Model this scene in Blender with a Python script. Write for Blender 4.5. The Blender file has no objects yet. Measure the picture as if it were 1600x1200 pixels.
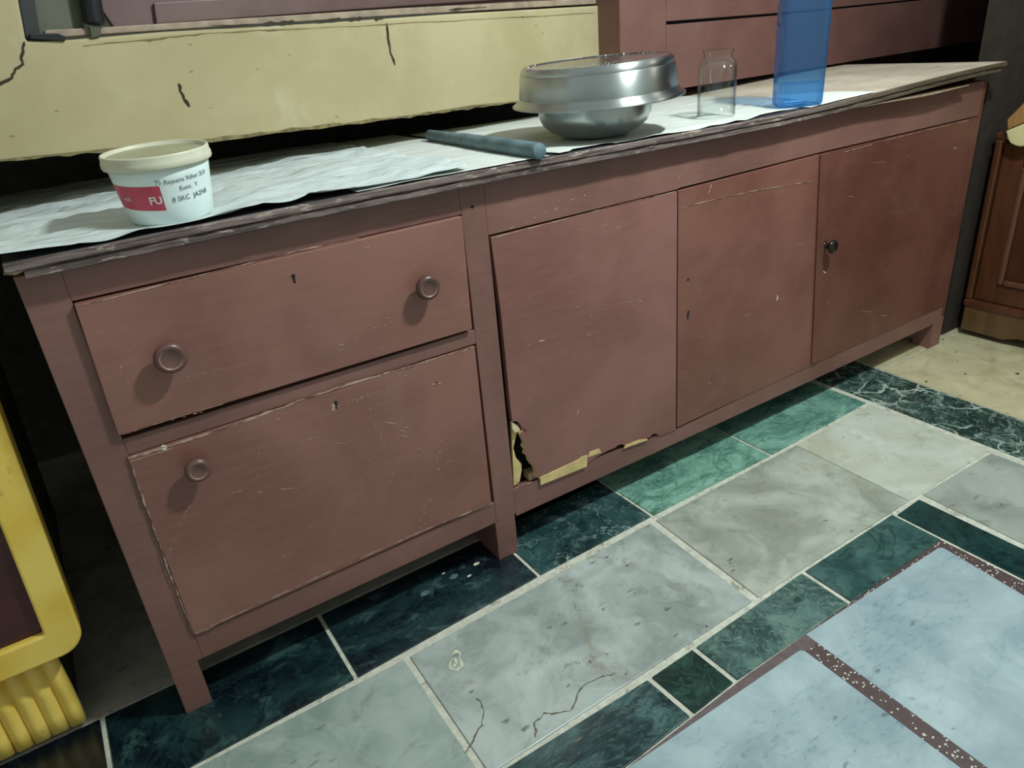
import bpy, bmesh, math, random
from mathutils import Vector, Matrix, noise as mnoise
random.seed(7)
SC = bpy.context.scene
COL = SC.collection

# ------------------------------------------------------------------ camera
CAM = Vector((0.060462, -1.072440, 0.990569))
ROT = Matrix(((0.8335995, 0.3016414, -0.4627358), (-0.5459735, 0.3228318, -0.7731058), (-0.0838149, 0.8971021, 0.4338006)))
FPX = 1130.91
cd = bpy.data.cameras.new('camera'); cam = bpy.data.objects.new('camera', cd); COL.objects.link(cam)
cd.sensor_width = 36; cd.lens = FPX / 1600 * 36; cd.clip_start = 0.02
cam.matrix_world = Matrix.Translation(CAM) @ ROT.to_4x4()
SC.camera = cam

# ------------------------------------------------------------------ light and exposure
SC.view_settings.view_transform = 'Standard'; SC.view_settings.look = 'None'
SC.view_settings.gamma = 1.0; SC.view_settings.use_curve_mapping = False
SC.view_settings.exposure = 0.0
wd = bpy.data.worlds.new('world'); SC.world = wd; wd.use_nodes = True
wd.node_tree.nodes['Background'].inputs[0].default_value = (0.84, 0.95, 0.93, 1)
wd.node_tree.nodes['Background'].inputs[1].default_value = 0.45
def area(name, loc, target, sx, sy, power, col):
    l = bpy.data.lights.new(name, 'AREA'); l.shape = 'RECTANGLE'; l.size = sx; l.size_y = sy; l.energy = power; l.color = col
    o = bpy.data.objects.new(name, l); COL.objects.link(o); o.location = loc
    o.rotation_euler = (Vector(target) - Vector(loc)).to_track_quat('-Z', 'Y').to_euler()
    return o
area('tube_lamp_light', (1.30, -0.78, 2.02), (0.95, -0.1, 0.3), 0.20, 0.06, 34, (0.88, 0.99, 0.99))
area('second_lamp_light', (2.75, -1.1, 2.1), (0.9, 0.3, 0.7), 0.20, 0.08, 3.5, (1.0, 0.95, 0.80))

# ------------------------------------------------------------------ helpers
def ray(u, v): return ROT @ Vector(((u - 800) / FPX, (600 - v) / FPX, -1.0))
def hit(u, v, ax, val):                 # a measured photo point placed on the real plane x/y/z = val
    r = ray(u, v); t = (val - CAM[ax]) / r[ax]; return CAM + r * t
def F(u, v, y=0.0): return hit(u, v, 1, y)
def G(u, v, z=0.0): return hit(u, v, 2, z)
def smooth(a, b, x):
    t = max(0, min(1, (x - a) / (b - a))); return t * t * (3 - 2 * t)

ORG = {}
def thing(name, label, cat, loc, group=None):
    o = bpy.data.objects.new(name, None); COL.objects.link(o); o.empty_display_size = 0.03
    o.location = loc; ORG[o] = Vector(loc)
    o['label'] = label; o['category'] = cat
    if group: o['group'] = group
    return o
def tag(o, label, cat, group=None):
    o['label'] = label; o['category'] = cat
    if group: o['group'] = group
    return o
def struct(o): o['kind'] = 'structure'; return o

class MB:
    def __init__(s): s.v = []; s.f = []; s.m = []
    def add(s, vs, fs, m=0):
        b = len(s.v); s.v += [Vector(x) for x in vs]
        s.f += [[b + i for i in f] for f in fs]; s.m += [m] * len(fs); return s
    def box(s, a, b, m=0):
        x0, y0, z0 = a; x1, y1, z1 = b
        vs = [(x0,y0,z0),(x1,y0,z0),(x1,y1,z0),(x0,y1,z0),(x0,y0,z1),(x1,y0,z1),(x1,y1,z1),(x0,y1,z1)]
        return s.add(vs, [(0,3,2,1),(4,5,6,7),(0,1,5,4),(1,2,6,5),(2,3,7,6),(3,0,4,7)], m)
    def prism(s, poly, off, m=0, msides=None):   # poly: front face loop; off: vector to the back
        n = len(poly); off = Vector(off); poly = [Vector(p) for p in poly]
        s.add(poly + [p + off for p in poly], [], m)
        b = len(s.v) - 2 * n
        s.f += [[b + i for i in range(n)], [b + n + i for i in reversed(range(n))]]; s.m += [m, m]
        for i in range(n):
            j = (i + 1) % n; s.f.append([b + j, b + i, b + n + i, b + n + j]); s.m.append(m if msides is None else (msides(i) if callable(msides) else msides))
        return s
    def lathe(s, prof, base, axis=(0,0,1), n=48, m=0, mfun=None):   # prof: (radius, height)
        base = Vector(base); q = Vector((0,0,1)).rotation_difference(Vector(axis).normalized()); b = len(s.v)
        for r, h in prof:
            for i in range(n):
                a = 2 * math.pi * i / n
                s.v.append(base + q @ Vector((r * math.cos(a), r * math.sin(a), h)))
        for k in range(len(prof) - 1):
            for i in range(n):
                j = (i + 1) % n
                s.f.append([b + k*n + i, b + k*n + j, b + (k+1)*n + j, b + (k+1)*n + i]); s.m.append(mfun(k) if mfun else m)
        return s
    def grid(s, rows, m=0):
        b = len(s.v); nr = len(rows); nc = len(rows[0])
        for r in rows: s.v += [Vector(p) for p in r]
        for i in range(nr - 1):
            for j in range(nc - 1):
                s.f.append([b + i*nc + j, b + i*nc + j + 1, b + (i+1)*nc + j + 1, b + (i+1)*nc + j]); s.m.append(m)
        return s
    def build(s, name, mats, parent=None, bevel=0, smooth_=False, recalc=True, merge=False):
        org = Vector((0,0,0)); root = parent
        while root is not None and root.parent is not None: root = root.parent
        if root is not None: org = ORG.get(root, Vector((0,0,0)))
        me = bpy.data.meshes.new(name)
        me.from_pydata([v - org for v in s.v], [], s.f)
        for mt in (mats if isinstance(mats, (list, tuple)) else [mats]): me.materials.append(mt)
        me.polygons.foreach_set('material_index', s.m)
        if recalc or merge:
            bm = bmesh.new(); bm.from_mesh(me)
            if merge: bmesh.ops.remove_doubles(bm, verts=bm.verts, dist=1e-5)
            bmesh.ops.recalc_face_normals(bm, faces=bm.faces)
            bm.to_mesh(me); bm.free()
        if smooth_: me.polygons.foreach_set('use_smooth', [True] * len(me.polygons))
        me.update()
        o = bpy.data.objects.new(name, me); COL.objects.link(o)
        if parent is not None: o.parent = parent
        if bevel:
            md = o.modifiers.new('bevel', 'BEVEL'); md.width = bevel; md.segments = 2; md.limit_method = 'ANGLE'; md.angle_limit = 0.7
        return o

# ------------------------------------------------------------------ node materials
class NM:
    def __init__(s, name):
        s.mat = bpy.data.materials.new(name); s.mat.use_nodes = True
        s.nt = s.mat.node_tree; s.b = s.nt.nodes['Principled BSDF']
        s.tc = s.nt.nodes.new('ShaderNodeTexCoord'); s.co = s.tc.outputs['Object']
    def n(s, t): return s.nt.nodes.new(t)
    def put(s, sock, v):
        if isinstance(v, bpy.types.NodeSocket): s.nt.links.new(v, sock)
        elif isinstance(v, (tuple, list)) and len(v) == 3 and sock.type == 'RGBA': sock.default_value = (*v, 1)
        else: sock.default_value = v
    def map(s, loc=(0,0,0), rot=(0,0,0), sc=(1,1,1), co=None):
        m = s.n('ShaderNodeMapping'); s.put(m.inputs[0], co or s.co); m.inputs[1].default_value = loc; m.inputs[2].default_value = rot; m.inputs[3].default_value = sc
        return m.outputs[0]
    def noise(s, scale, detail=4, rough=0.55, dist=0, co=None):
        t = s.n('ShaderNodeTexNoise'); s.put(t.inputs['Vector'], co or s.co); t.inputs['Scale'].default_value = scale
        t.inputs['Detail'].default_value = detail; t.inputs['Roughness'].default_value = rough; t.inputs['Distortion'].default_value = dist
        return t.outputs[0]
    def vor(s, scale, feat='F1', co=None, rnd=1.0, out='Distance'):
        t = s.n('ShaderNodeTexVoronoi'); t.feature = feat; s.put(t.inputs['Vector'], co or s.co); t.inputs['Scale'].default_value = scale
        t.inputs['Randomness'].default_value = rnd
        return t.outputs[out]
    def math(s, op, a, b=0.0, clamp=False):
        t = s.n('ShaderNodeMath'); t.operation = op; t.use_clamp = clamp; s.put(t.inputs[0], a); s.put(t.inputs[1], b); return t.outputs[0]
    def rng(s, v, a, b, c=0.0, d=1.0):
        t = s.n('ShaderNodeMapRange'); t.interpolation_type = 'SMOOTHSTEP'
        for i, x in enumerate((v, a, b, c, d)): s.put(t.inputs[i], x)
        return t.outputs[0]
    def mix(s, f, a, b, mode='MIX'):
        t = s.n('ShaderNodeMix'); t.data_type = 'RGBA'; t.blend_type = mode; s.put(t.inputs[0], f); s.put(t.inputs[6], a); s.put(t.inputs[7], b); return t.outputs[2]
    def warp(s, co, scale, amt):
        t = s.n('ShaderNodeTexNoise'); s.put(t.inputs['Vector'], co); t.inputs['Scale'].default_value = scale; t.inputs['Detail'].default_value = 3
        a = s.n('ShaderNodeVectorMath'); a.operation = 'SUBTRACT'; s.nt.links.new(t.outputs[1], a.inputs[0]); a.inputs[1].default_value = (.5,.5,.5)
        b = s.n('ShaderNodeVectorMath'); b.operation = 'SCALE'; s.nt.links.new(a.outputs[0], b.inputs[0]); b.inputs[3].default_value = amt
        c = s.n('ShaderNodeVectorMath'); c.operation = 'ADD'; s.put(c.inputs[0], co); s.nt.links.new(b.outputs[0], c.inputs[1]); return c.outputs[0]
    def sep(s, co=None):
        t = s.n('ShaderNodeSeparateXYZ'); s.put(t.inputs[0], co or s.co); return t.outputs
    def bump(s, h, strength=0.3, dist=0.002):
        t = s.n('ShaderNodeBump'); t.inputs['Strength'].default_value = strength; t.inputs['Distance'].default_value = dist
        s.put(t.inputs['Height'], h); s.nt.links.new(t.outputs[0], s.b.inputs['Normal'])
    def done(s, col, rough=0.5, metal=0.0, spec=0.5, **kw):
        s.put(s.b.inputs['Base Color'], col); s.put(s.b.inputs['Roughness'], rough); s.b.inputs['Metallic'].default_value = metal
        s.b.inputs['Specular IOR Level'].default_value = spec
        for k, v in kw.items(): s.b.inputs[k.replace('_', ' ')].default_value = v
        return s.mat
def srgb(r, g, b):
    f = lambda c: (c / 255 / 12.92) if c / 255 <= 0.04045 else ((c / 255 + 0.055) / 1.055) ** 2.4
    return (f(r), f(g), f(b))

def plain(name, col, rough=0.5, metal=0.0, var=0.12, scale=25, spec=0.5, bump=0):
    k = NM(name); nz = k.noise(scale, 4)
    c = k.mix(k.rng(nz, .3, .7), tuple(x * (1 - var) for x in col), tuple(min(1, x * (1 + var)) for x in col))
    if bump: k.bump(nz, bump, 0.002)
    return k.done(c, rough, metal, spec)

def paint(name, base, dark, scr=(.42,.33,.28), seed=0, amount=1.0, rough=0.42):
    k = NM(name); co = k.map((seed * 3.1, 0, seed * 1.7))
    big = k.noise(3.2, 4, .6, .3, co); grain = k.noise(14, 5, .65, 0, k.map((seed,0,0), (0,0,0), (1.2, 1, 9), k.co))
    c = k.mix(k.rng(big, .32, .68), dark, base)
    c = k.mix(k.math('MULTIPLY', k.rng(grain, .35, .75), .22), c, tuple(x * 1.22 for x in base))
    dust = k.noise(6, 5, .7, .4, k.map((seed + 4, 2, 1)))
    c = k.mix(k.math('MULTIPLY', k.rng(dust, .55, .8), .25), c, (.26,.19,.165))
    for i, (ang, sx, sz, dens) in enumerate(((0.25, 34, 230, .88), (1.15, 24, 300, .92), (-0.1, 60, 380, .88), (1.9, 44, 300, .94))):
        cc = k.map((seed * 1.3 + i * 7, i, seed), (0, ang, 0), (sx, 1, sz))
        d = k.vor(1.0, 'F1', cc); t = k.n('ShaderNodeTexVoronoi'); k.put(t.inputs['Vector'], cc); t.inputs['Scale'].default_value = 1.0
        rc = k.sep(t.outputs['Color'])[0]
        msk = k.math('MULTIPLY', k.rng(d, .16, .07), k.math('GREATER_THAN', rc, dens))
        msk = k.math('MULTIPLY', msk, k.rng(k.noise(5, 2, .5, 0, k.map((i * 3, seed, 1))), .42, .6))
        c = k.mix(k.math('MULTIPLY', msk, .42 * amount), c, scr)
    k.bump(k.noise(60, 4, .6, 0, k.map((0,0,0), (0,0,0), (.35, 1, 2.5))), .06, .001)
    return k.done(c, k.rng(big, .2, .8, rough - .05, rough + .1), 0, .45)

BASE = srgb(140, 98, 86); DARK = srgb(120, 80, 70)
M_frame = paint('maroon_frame_paint', srgb(132, 94, 85), srgb(112, 78, 70), seed=1)
M_draw = paint('maroon_drawer_paint', BASE, DARK, seed=2)
M_flap = paint('maroon_flap_paint', BASE, DARK, seed=3.3, amount=1.2)
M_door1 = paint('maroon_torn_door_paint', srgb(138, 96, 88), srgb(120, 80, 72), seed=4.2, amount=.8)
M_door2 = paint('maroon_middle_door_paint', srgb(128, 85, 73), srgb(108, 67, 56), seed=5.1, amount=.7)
M_door3 = paint('maroon_right_falloff_paint', srgb(112, 70, 58), srgb(92, 54, 44), seed=6.7, amount=.7)  # maroon darkened for the light falling off towards the right end
M_upper = paint('maroon_wall_cupboard_paint', srgb(120, 86, 78), srgb(104, 70, 63), seed=8, amount=.35)
M_void = plain('gap_shade_black', (.008,.007,.007), .9)  # near-black standing in for the shade inside slots and holes
M_knob = paint('brown_knob_paint', srgb(104, 74, 66), srgb(84, 58, 52), seed=9, amount=.2, rough=.3)
M_knobring = plain('knob_ring_highlight', srgb(168, 140, 122), .4)  # pale ring carries the rim highlight in its colour
M_darkknob = plain('dark_metal_knob', (.03,.02,.017), .22, .6)
M_ply = plain('bare_plywood', srgb(206, 182, 126), .8, var=.14, scale=40, bump=.2)
M_scr = plain('paint_scratch', srgb(172, 146, 126), .7, var=.3, scale=160)
M_white = plain('white_chip', srgb(214, 206, 192), .7)

def worn_edge():
    k = NM('worn_painted_edge'); nz = k.noise(34, 6, .75, .3, k.map((0,0,0),(0,0,0),(.6,1,2)))
    c = k.mix(k.rng(nz, .42, .58), srgb(112, 76, 66), srgb(176, 150, 128)); return k.done(c, .7)
M_worn = worn_edge()

def worktop_mat(edge):
    k = NM('weathered_worktop_edge' if edge else 'worktop_surface'); xyz = k.sep()
    fine = k.noise(40, 6, .7, .2, k.map((0,0,0),(0,0,0),(.22, 1.2, 3.2)))
    if edge:
        c = k.mix(k.rng(fine, .40, .56), srgb(84, 72, 68), srgb(126, 110, 104))
        pale = k.noise(90, 4, .7, 0, k.map((3,0,0),(0,0,0),(.3,1,1.6)))
        c = k.mix(k.math('MULTIPLY', k.rng(pale, .56, .66), .8), c, srgb(178, 162, 148))
        c = k.mix(k.rng(xyz[0], .1, .86, 0, .8), c, srgb(84, 73, 52))
        k.bump(fine, .8, .004)
    else:
        nz = k.noise(7, 5, .6, .3)
        lim = k.math('ADD', xyz[0], k.math('MULTIPLY', k.math('SUBTRACT', nz, .5), .35))
        bare = k.mix(k.rng(nz, .3, .7), srgb(176, 160, 140), srgb(204, 190, 172))
        bare = k.mix(k.math('MULTIPLY', k.rng(k.noise(26, 4, .7), .62, .7), .8), bare, srgb(110, 96, 84))
        c = k.mix(k.rng(lim, .38, .50), k.mix(fine, srgb(38, 42, 50), srgb(62, 58, 62)), bare)
        k.bump(fine, .2, .002)
    return k.done(c, .75, 0, .3)
M_wtop = worktop_mat(False); M_wedge = worktop_mat(True)

def paper_mat(name, col, seed):
    k = NM(name); nz = k.noise(10, 5, .6, .2, k.map((seed, seed, 0)))
    c = k.mix(k.rng(nz, .3, .75), tuple(x * .9 for x in col), col)
    k.bump(k.noise(9, 4, .5, 1.1, k.map((seed,0,0),(0,0,.25),(.55,1.8,1))), .95 if seed == 1 else .4, .018)
    return k.done(c, .7, 0, .25)
M_paper = paper_mat('white_liner_paper', srgb(202, 210, 208), 1)
M_paper3 = paper_mat('bright_liner_paper', srgb(232, 236, 226), 7)
M_paper2 = paper_mat('smooth_liner_paper', srgb(210, 214, 206), 5)

def plaster_mat():
    k = NM('yellow_wall_plaster'); nz = k.noise(4, 5, .6, .3); f = k.noise(60, 5, .7)
    c = k.mix(k.rng(nz, .3, .7), srgb(166, 153, 116), srgb(180, 167, 131))
    c = k.mix(k.math('MULTIPLY', k.rng(k.noise(9, 4, .6, .5, k.map((5,1,2))), .55, .75), .5), c, srgb(190, 182, 154))
    sp = k.vor(22, 'F1', k.map((0,0,0),(0,.4,0),(1,1,2.4)))
    t = k.n('ShaderNodeTexVoronoi'); k.put(t.inputs['Vector'], k.map((0,0,0),(0,.4,0),(1,1,2.4))); t.inputs['Scale'].default_value = 22
    m = k.math('MULTIPLY', k.rng(sp, .12, .05), k.math('GREATER_THAN', k.sep(t.outputs['Color'])[0], .70))
    c = k.mix(k.math('MULTIPLY', m, .55), c, srgb(96, 88, 56))
    k.bump(k.math('ADD', k.math('MULTIPLY', f, .3), nz), .25, .006)
    return k.done(c, .85, 0, .2)
M_plaster = plaster_mat()
M_crack = plain('dark_crack', srgb(52, 44, 28), .9)
M_dirtedge = plain('chipped_plaster_edge', srgb(120, 108, 72), .9, var=.4, scale=70, bump=.5)

# ------------------------------------------------------------------ marble materials
def green_marble(name, c0, c1, vein, seed, cloud=9, va=.5, rough=.2, web=0, scrib=0, fine=0, spots=0, stretch=(1,1,1), rotz=0.0):
    k = NM(name); co = k.map((seed * 5.3, seed * 2.9, 0), (0, 0, rotz), stretch); w = k.warp(co, 9, .07)
    n1 = k.noise(cloud, 7, .62, .8, w)
    c = k.mix(k.rng(n1, .36, .68), c0, c1)
    n2 = k.noise(cloud * 1.7, 6, .65, 1.2, k.map((1.7, 4.1, 0), co=w))
    ridge = k.math('ABSOLUTE', k.math('SUBTRACT', n2, .5))
    c = k.mix(k.math('MULTIPLY', k.rng(ridge, .02, .002), va), c, vein)
    dk = k.math('ABSOLUTE', k.math('SUBTRACT', k.noise(cloud * 1.1, 5, .6, .8, k.map((9, 2, 0), co=w)), .47))
    c = k.mix(k.math('MULTIPLY', k.rng(dk, .02, .003), .55), c, tuple(x * .45 for x in c0))
    if web:
        e = k.vor(15, 'DISTANCE_TO_EDGE', k.warp(co, 16, .09))
        msk = k.math('MULTIPLY', k.rng(e, .075, .012), k.rng(k.noise(8, 4, .6, .3, k.map((2, 7, 0), co=co)), .40, .60))
        c = k.mix(k.math('MULTIPLY', msk, web), c, vein)
    if scrib:
        q = k.math('ABSOLUTE', k.math('SUBTRACT', k.noise(16, 3, .5, 2.2, k.map((3, 8, 0), co=co)), .5))
        msk = k.math('MULTIPLY', k.rng(q, .014, .004), k.rng(k.noise(11, 3, .5, 0, k.map((6, 1, 0), co=co)), .48, .60))
        c = k.mix(k.math('MULTIPLY', msk, scrib), c, vein)
    if spots:
        q = k.noise(13, 6, .7, .6, k.map((4, 4, 0), co=co)); c = k.mix(k.math('MULTIPLY', k.rng(q, .54, .66), spots), c, vein)
    dust = k.noise(130, 2, .5, 0, co); c = k.mix(k.math('MULTIPLY', k.rng(dust, .73, .78), .35), c, (.35,.42,.40))
    k.bump(k.noise(20, 3, .5, 0, co), .03, .002)
    return k.done(c, k.rng(n1, .3, .7, rough - .05, rough + .1), 0, .5)

def pale_marble(name, c0, c1, seed, stain=(.3,.27,.2), specks=.6, rough=.28, streak=0.0, rotz=0, stains=.5, crack=0.0):
    k = NM(name); co = k.map((seed * 3.7, seed * 6.1, 0)); w = k.warp(co, 5, .1)
    n1 = k.noise(5.5, 7, .6, .6, w)
    c = k.mix(k.rng(n1, .33, .67), c0, c1)
    n2 = k.noise(9, 6, .65, 1.0, k.map((3, 1, 0), co=w))
    c = k.mix(k.math('MULTIPLY', k.rng(n2, .5, .72), .35), c, tuple(min(1, x * 1.3) for x in c1))
    n3 = k.noise(14, 7, .7, .5, k.map((6, 2, 0), co=co)); c = k.mix(k.math('MULTIPLY', k.rng(n3, .52, .74), .6 if not streak else .1), c, tuple(x * .5 for x in c0))
    st = k.noise(4.5, 6, .7, .5, k.map((8, 3, 0), co=co)); c = k.mix(k.math('MULTIPLY', k.rng(st, .53, .72), stains), c, stain)
    if streak:
        s2 = k.map((seed, 0, 0), (0, 0, rotz), (26, 70, 1)); sn = k.noise(1.5, 5, .65, .5, s2)
        band = k.noise(1.2, 3, .5, .3, k.map((seed, 1, 0), (0, 0, rotz), (1.4, 6, 1)))
        msk = k.math('MULTIPLY', k.rng(sn, .50, .70), k.rng(band, .44, .62)); c = k.mix(k.math('MULTIPLY', msk, streak * .8), c, srgb(98, 122, 132))
        c = k.mix(k.math('MULTIPLY', k.rng(band, .45, .7), streak * .45), c, srgb(128, 152, 160))
    sv = k.map((seed * 2, 5, 0), (0, 0, rotz + .3), (26, 60, 1)); sv = k.warp(sv, 1.6, .9); d = k.vor(1.0, 'F1', sv)
    t = k.n('ShaderNodeTexVoronoi'); k.put(t.inputs['Vector'], sv); t.inputs['Scale'].default_value = 1.0
    m = k.math('MULTIPLY', k.rng(d, .26, .12), k.math('GREATER_THAN', k.sep(t.outputs['Color'])[0], .78))
    m = k.math('MULTIPLY', m, k.rng(k.noise(6, 3, .5, 0, k.map((1, 6, 0), co=co)), .42, .6))
    c = k.mix(k.math('MULTIPLY', m, specks), c, srgb(58, 60, 52))
    if crack:
        e = k.math('ABSOLUTE', k.math('SUBTRACT', k.noise(6, 5, .65, .6, k.map((5, 9, 0), co=co)), .5))
        msk = k.math('MULTIPLY', k.rng(e, .006, .001), k.rng(st, .5, .6)); c = k.mix(k.math('MULTIPLY', msk, crack), c, srgb(66, 62, 50))
    k.bump(k.noise(30, 4, .6, 0, co), .05, .002)
    return k.done(c, k.rng(n1, .3, .7, rough - .04, rough + .12), 0, .5)

def grout_mat():
    k = NM('white_grout'); nz = k.noise(60, 6, .75)
    c = k.mix(k.rng(nz, .3, .7), srgb(182, 182, 164), srgb(212, 212, 198))
    c = k.mix(k.math('MULTIPLY', k.rng(k.noise(24, 5, .75, .4, k.map((2,2,0))), .56, .66), .6), c, srgb(104, 100, 84))
    k.bump(nz, .5, .003); return k.done(c, .8, 0, .2)
M_grout = grout_mat()
def terrazzo():
    k = NM('brown_terrazzo'); co = k.map((0,0,0),(0,0,.4),(1,1.5,1))
    d = k.vor(165, 'F1', co); t = k.n('ShaderNodeTexVoronoi'); k.put(t.inputs['Vector'], co); t.inputs['Scale'].default_value = 165
    rc = k.sep(t.outputs['Color'])
    c = k.mix(k.noise(70, 4), srgb(72, 58, 56), srgb(92, 76, 74))
    c = k.mix(k.math('MULTIPLY', k.rng(d, .42, .32), k.math('GREATER_THAN', rc[0], .64)), c, srgb(206, 200, 196))
    c = k.mix(k.math('MULTIPLY', k.rng(d, .5, .4), k.math('LESS_THAN', rc[1], .18)), c, srgb(96, 70, 64))
    return k.done(c, .4)
M_terr = terrazzo()
M_terr_plain = plain('brown_cement_strip', srgb(98, 84, 84), .5, var=.15, scale=60)
M_limefloor = None
def lime():
    k = NM('grey_lime_floor'); nz = k.noise(8, 6, .65, .4)
    c = k.mix(k.rng(nz, .3, .7), srgb(128, 124, 112), srgb(166, 160, 146)); c = k.mix(k.math('MULTIPLY', k.rng(k.noise(20, 5, .7), .56, .7), .5), c, srgb(60, 58, 50))
    k.bump(nz, .4, .004); return k.done(c, .85, 0, .2)
M_lime = lime()

# ------------------------------------------------------------------ floor: grout bed, tiles, lime floor behind
floor = struct(MB().box((-2.2, -2.6, -0.04), (3.6, 1.25, -0.003)).build('floor', M_grout))
def tile(pts, mat, inset=0.0, th=0.012, name='tile', top=0.0):
    ctr = sum((Vector(p) for p in pts), Vector()) / len(pts)
    pp = []
    for p in pts:
        d = Vector(p) - ctr; l = d.length; pp.append(ctr + d * max(.5, (l - inset) / l) + Vector((0, 0, top)))
    return MB().prism(pp, (0, 0, -th)).build(name, mat, floor, bevel=.0012)
W = lambda x, y: Vector((x, y, 0))
darkA = (srgb(12, 22, 26), srgb(38, 62, 60))
mA0 = green_marble('dark_green_marble_a', srgb(14, 18, 22), srgb(24, 30, 34), srgb(70,80,80), 1, va=.1)
mA1 = green_marble('dark_green_marble_b', srgb(14, 24, 30), srgb(32, 58, 58), srgb(84,124,118), 2.2, cloud=5, va=.08, spots=.3)
mA2 = green_marble('dark_green_marble_c', srgb(12, 20, 28), srgb(34, 56, 58), srgb(100,126,128), 3.1, cloud=5, va=.08, spots=.35, stretch=(1,1.6,1), rotz=.4)
mA3 = green_marble('dark_green_marble_scribbled', srgb(26, 48, 50), srgb(54, 86, 85), srgb(150,176,170), 4.4, cloud=6, va=.1, scrib=.85, spots=.3)
mA4 = green_marble('sea_green_marble_a', srgb(72, 116, 101), srgb(138, 184, 164), srgb(170,206,190), 5.2, cloud=7, va=.35, stretch=(1,1.8,1), rotz=.5)
mA5 = green_marble('sea_green_marble_b', srgb(72, 116, 104), srgb(134, 178, 160), srgb(160,196,182), 6.6, cloud=6.5, va=.3, stretch=(1,1.5,1), rotz=.3)
mG = green_marble('white_veined_green_marble', srgb(28, 50, 46), srgb(58, 84, 76), srgb(176,194,182), 7.3, cloud=9, va=.45, web=.95, scrib=.4)
mC1 = green_marble('grey_green_marble_layered', srgb(28, 50, 52), srgb(76, 108, 104), srgb(120,146,140), 8.8, cloud=8, va=.3, stretch=(1,2.6,1), rotz=.35)
mC2 = green_marble('deep_green_marble', srgb(22, 46, 42), srgb(46, 84, 72), srgb(90,130,110), 9.9, cloud=10, va=.3)
mC3 = green_marble('veined_grey_green_marble', srgb(48, 74, 72), srgb(94, 124, 116), srgb(136,160,148), 10.4, cloud=12, va=.5, web=.25)
mC4 = green_marble('teal_green_marble', srgb(40, 70, 67), srgb(74, 106, 101), srgb(94,134,124), 11.3, cloud=6, va=.15)
mE = green_marble('dark_teal_marble', srgb(22, 48, 47), srgb(38, 68, 65), srgb(60,98,92), 12.2, cloud=7, va=.15)
mB0 = pale_marble('grey_green_pale_marble', srgb(130, 146, 138), srgb(166, 178, 170), 1.2, stain=srgb(160,160,140), specks=.35, stains=.25)
mB1 = pale_marble('stained_grey_marble', srgb(132, 143, 137), srgb(178, 188, 182), 2.6, stain=srgb(124,114,90), specks=.7, stains=.85, crack=.9)
mB2 = pale_marble('clouded_grey_marble', srgb(136, 143, 130), srgb(176, 183, 169), 3.9, stain=srgb(140,132,104), specks=.7, stains=.55)
mB3 = pale_marble('cream_marble', srgb(178, 182, 163), srgb(196, 203, 188), 4.5, stain=srgb(178,172,140), specks=.4, stains=.45)
mF = pale_marble('plain_grey_marble', srgb(140, 148, 138), srgb(166, 174, 162), 5.7, stain=srgb(150,146,126), specks=.4, stains=.25)
mH = pale_marble('beige_marble', srgb(180, 170, 132), srgb(204, 196, 160), 6.4, stain=srgb(140,124,78), specks=1.0, stains=.7, rotz=-.4)
mD1 = pale_marble('bluish_white_marble_streaked', srgb(146, 165, 171), srgb(172, 189, 192), 7.2, stain=srgb(176,196,196), specks=.5, streak=.75, rotz=.62, stains=.2)
mD2 = pale_marble('bluish_white_marble_mottled', srgb(142, 161, 166), srgb(169, 187, 189), 8.9, stain=srgb(170,192,192), specks=.5, streak=.8, rotz=1.0, stains=.2)

g = lambda *ps: [G(u, v) for u, v in ps]
YB = 0.083      # hidden back edge of the green row
# green row A
xa = [G(161,1130).x, G(528,1011).x, G(826,884).x, G(978,778).x, G(1162,690).x, G(1316,614).x]
def yline(x, pts):          # front edge of row A along the photo's joint
    p = [G(u, v) for u, v in pts]
    for a, b in zip(p, p[1:]):
        if a.x <= x <= b.x or b is p[-1] or (a is p[0] and x < a.x):
            return a.y + (b.y - a.y) * (x - a.x) / (b.x - a.x)
AF = [(300,1196),(556,1059),(630,1022),(842,899),(1016,807),(1204,711),(1357,627)]
BB = [(300,1201),(560,1064),(634,1029),(850,905),(1022,814),(1208,715),(1362,632)]
BFr = [(800,1187),(929,1105),(1012,1055),(1083,1009),(1178,937),(1250,891),(1393,798),(1433,775),(1546,703)]
CB = [(806,1192),(933,1113),(1012,1062),(1083,1014),(1184,943),(1255,894),(1397,802),(1437,778)]
CFr = [(1000,1180),(1081,1117),(1150,1063),(1240,1001),(1330,940),(1468,844)]
h = .004
cols = [(-.62, xa[0]), (xa[0], xa[1]), (xa[1], xa[2]), (xa[2], xa[3]), (xa[3], xa[4]), (xa[4], xa[5])]
for ci, ((x0, x1), m) in enumerate(zip(cols, (mA0, mA1, mA2, mA3, mA4, mA5))):
    x0 += h; x1 -= h; YB = .0835 if ci < 3 else .125
    tile([W(x0, yline(x0, AF)), W(x1, yline(x1, AF)), W(x1, YB), W(x0, YB)], m)
YB = .125
# right border band G running to the viewer, and beige tiles past it
gl0, gl1 = G(1320,611), G(1552,700); gr0, gr1 = G(1362,573), G(1600,657)
def ext(a, b, y): return a + (b - a) * ((y - a.y) / (b.y - a.y))
nb = lambda p, dx: p + Vector((dx, 0, 0))
tile([nb(ext(gl0, gl1, -.62), .003), nb(ext(gr0, gr1, -.62), -.003), nb(ext(gr0, gr1, YB), -.003), nb(ext(gl0, gl1, YB), .003)], mG)
yh = G(1410,562).y
hx = 3.3
tile([nb(ext(gr0, gr1, -.72), .004), W(hx, -.72), W(hx, yh - .003), nb(ext(gr0, gr1, yh - .003), .004)], mH)
tile([nb(ext(gr0, gr1, yh + .003), .004), W(hx, yh + .003), W(hx, 1.15), nb(ext(gr0, gr1, 1.15), .004)], mH)
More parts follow.
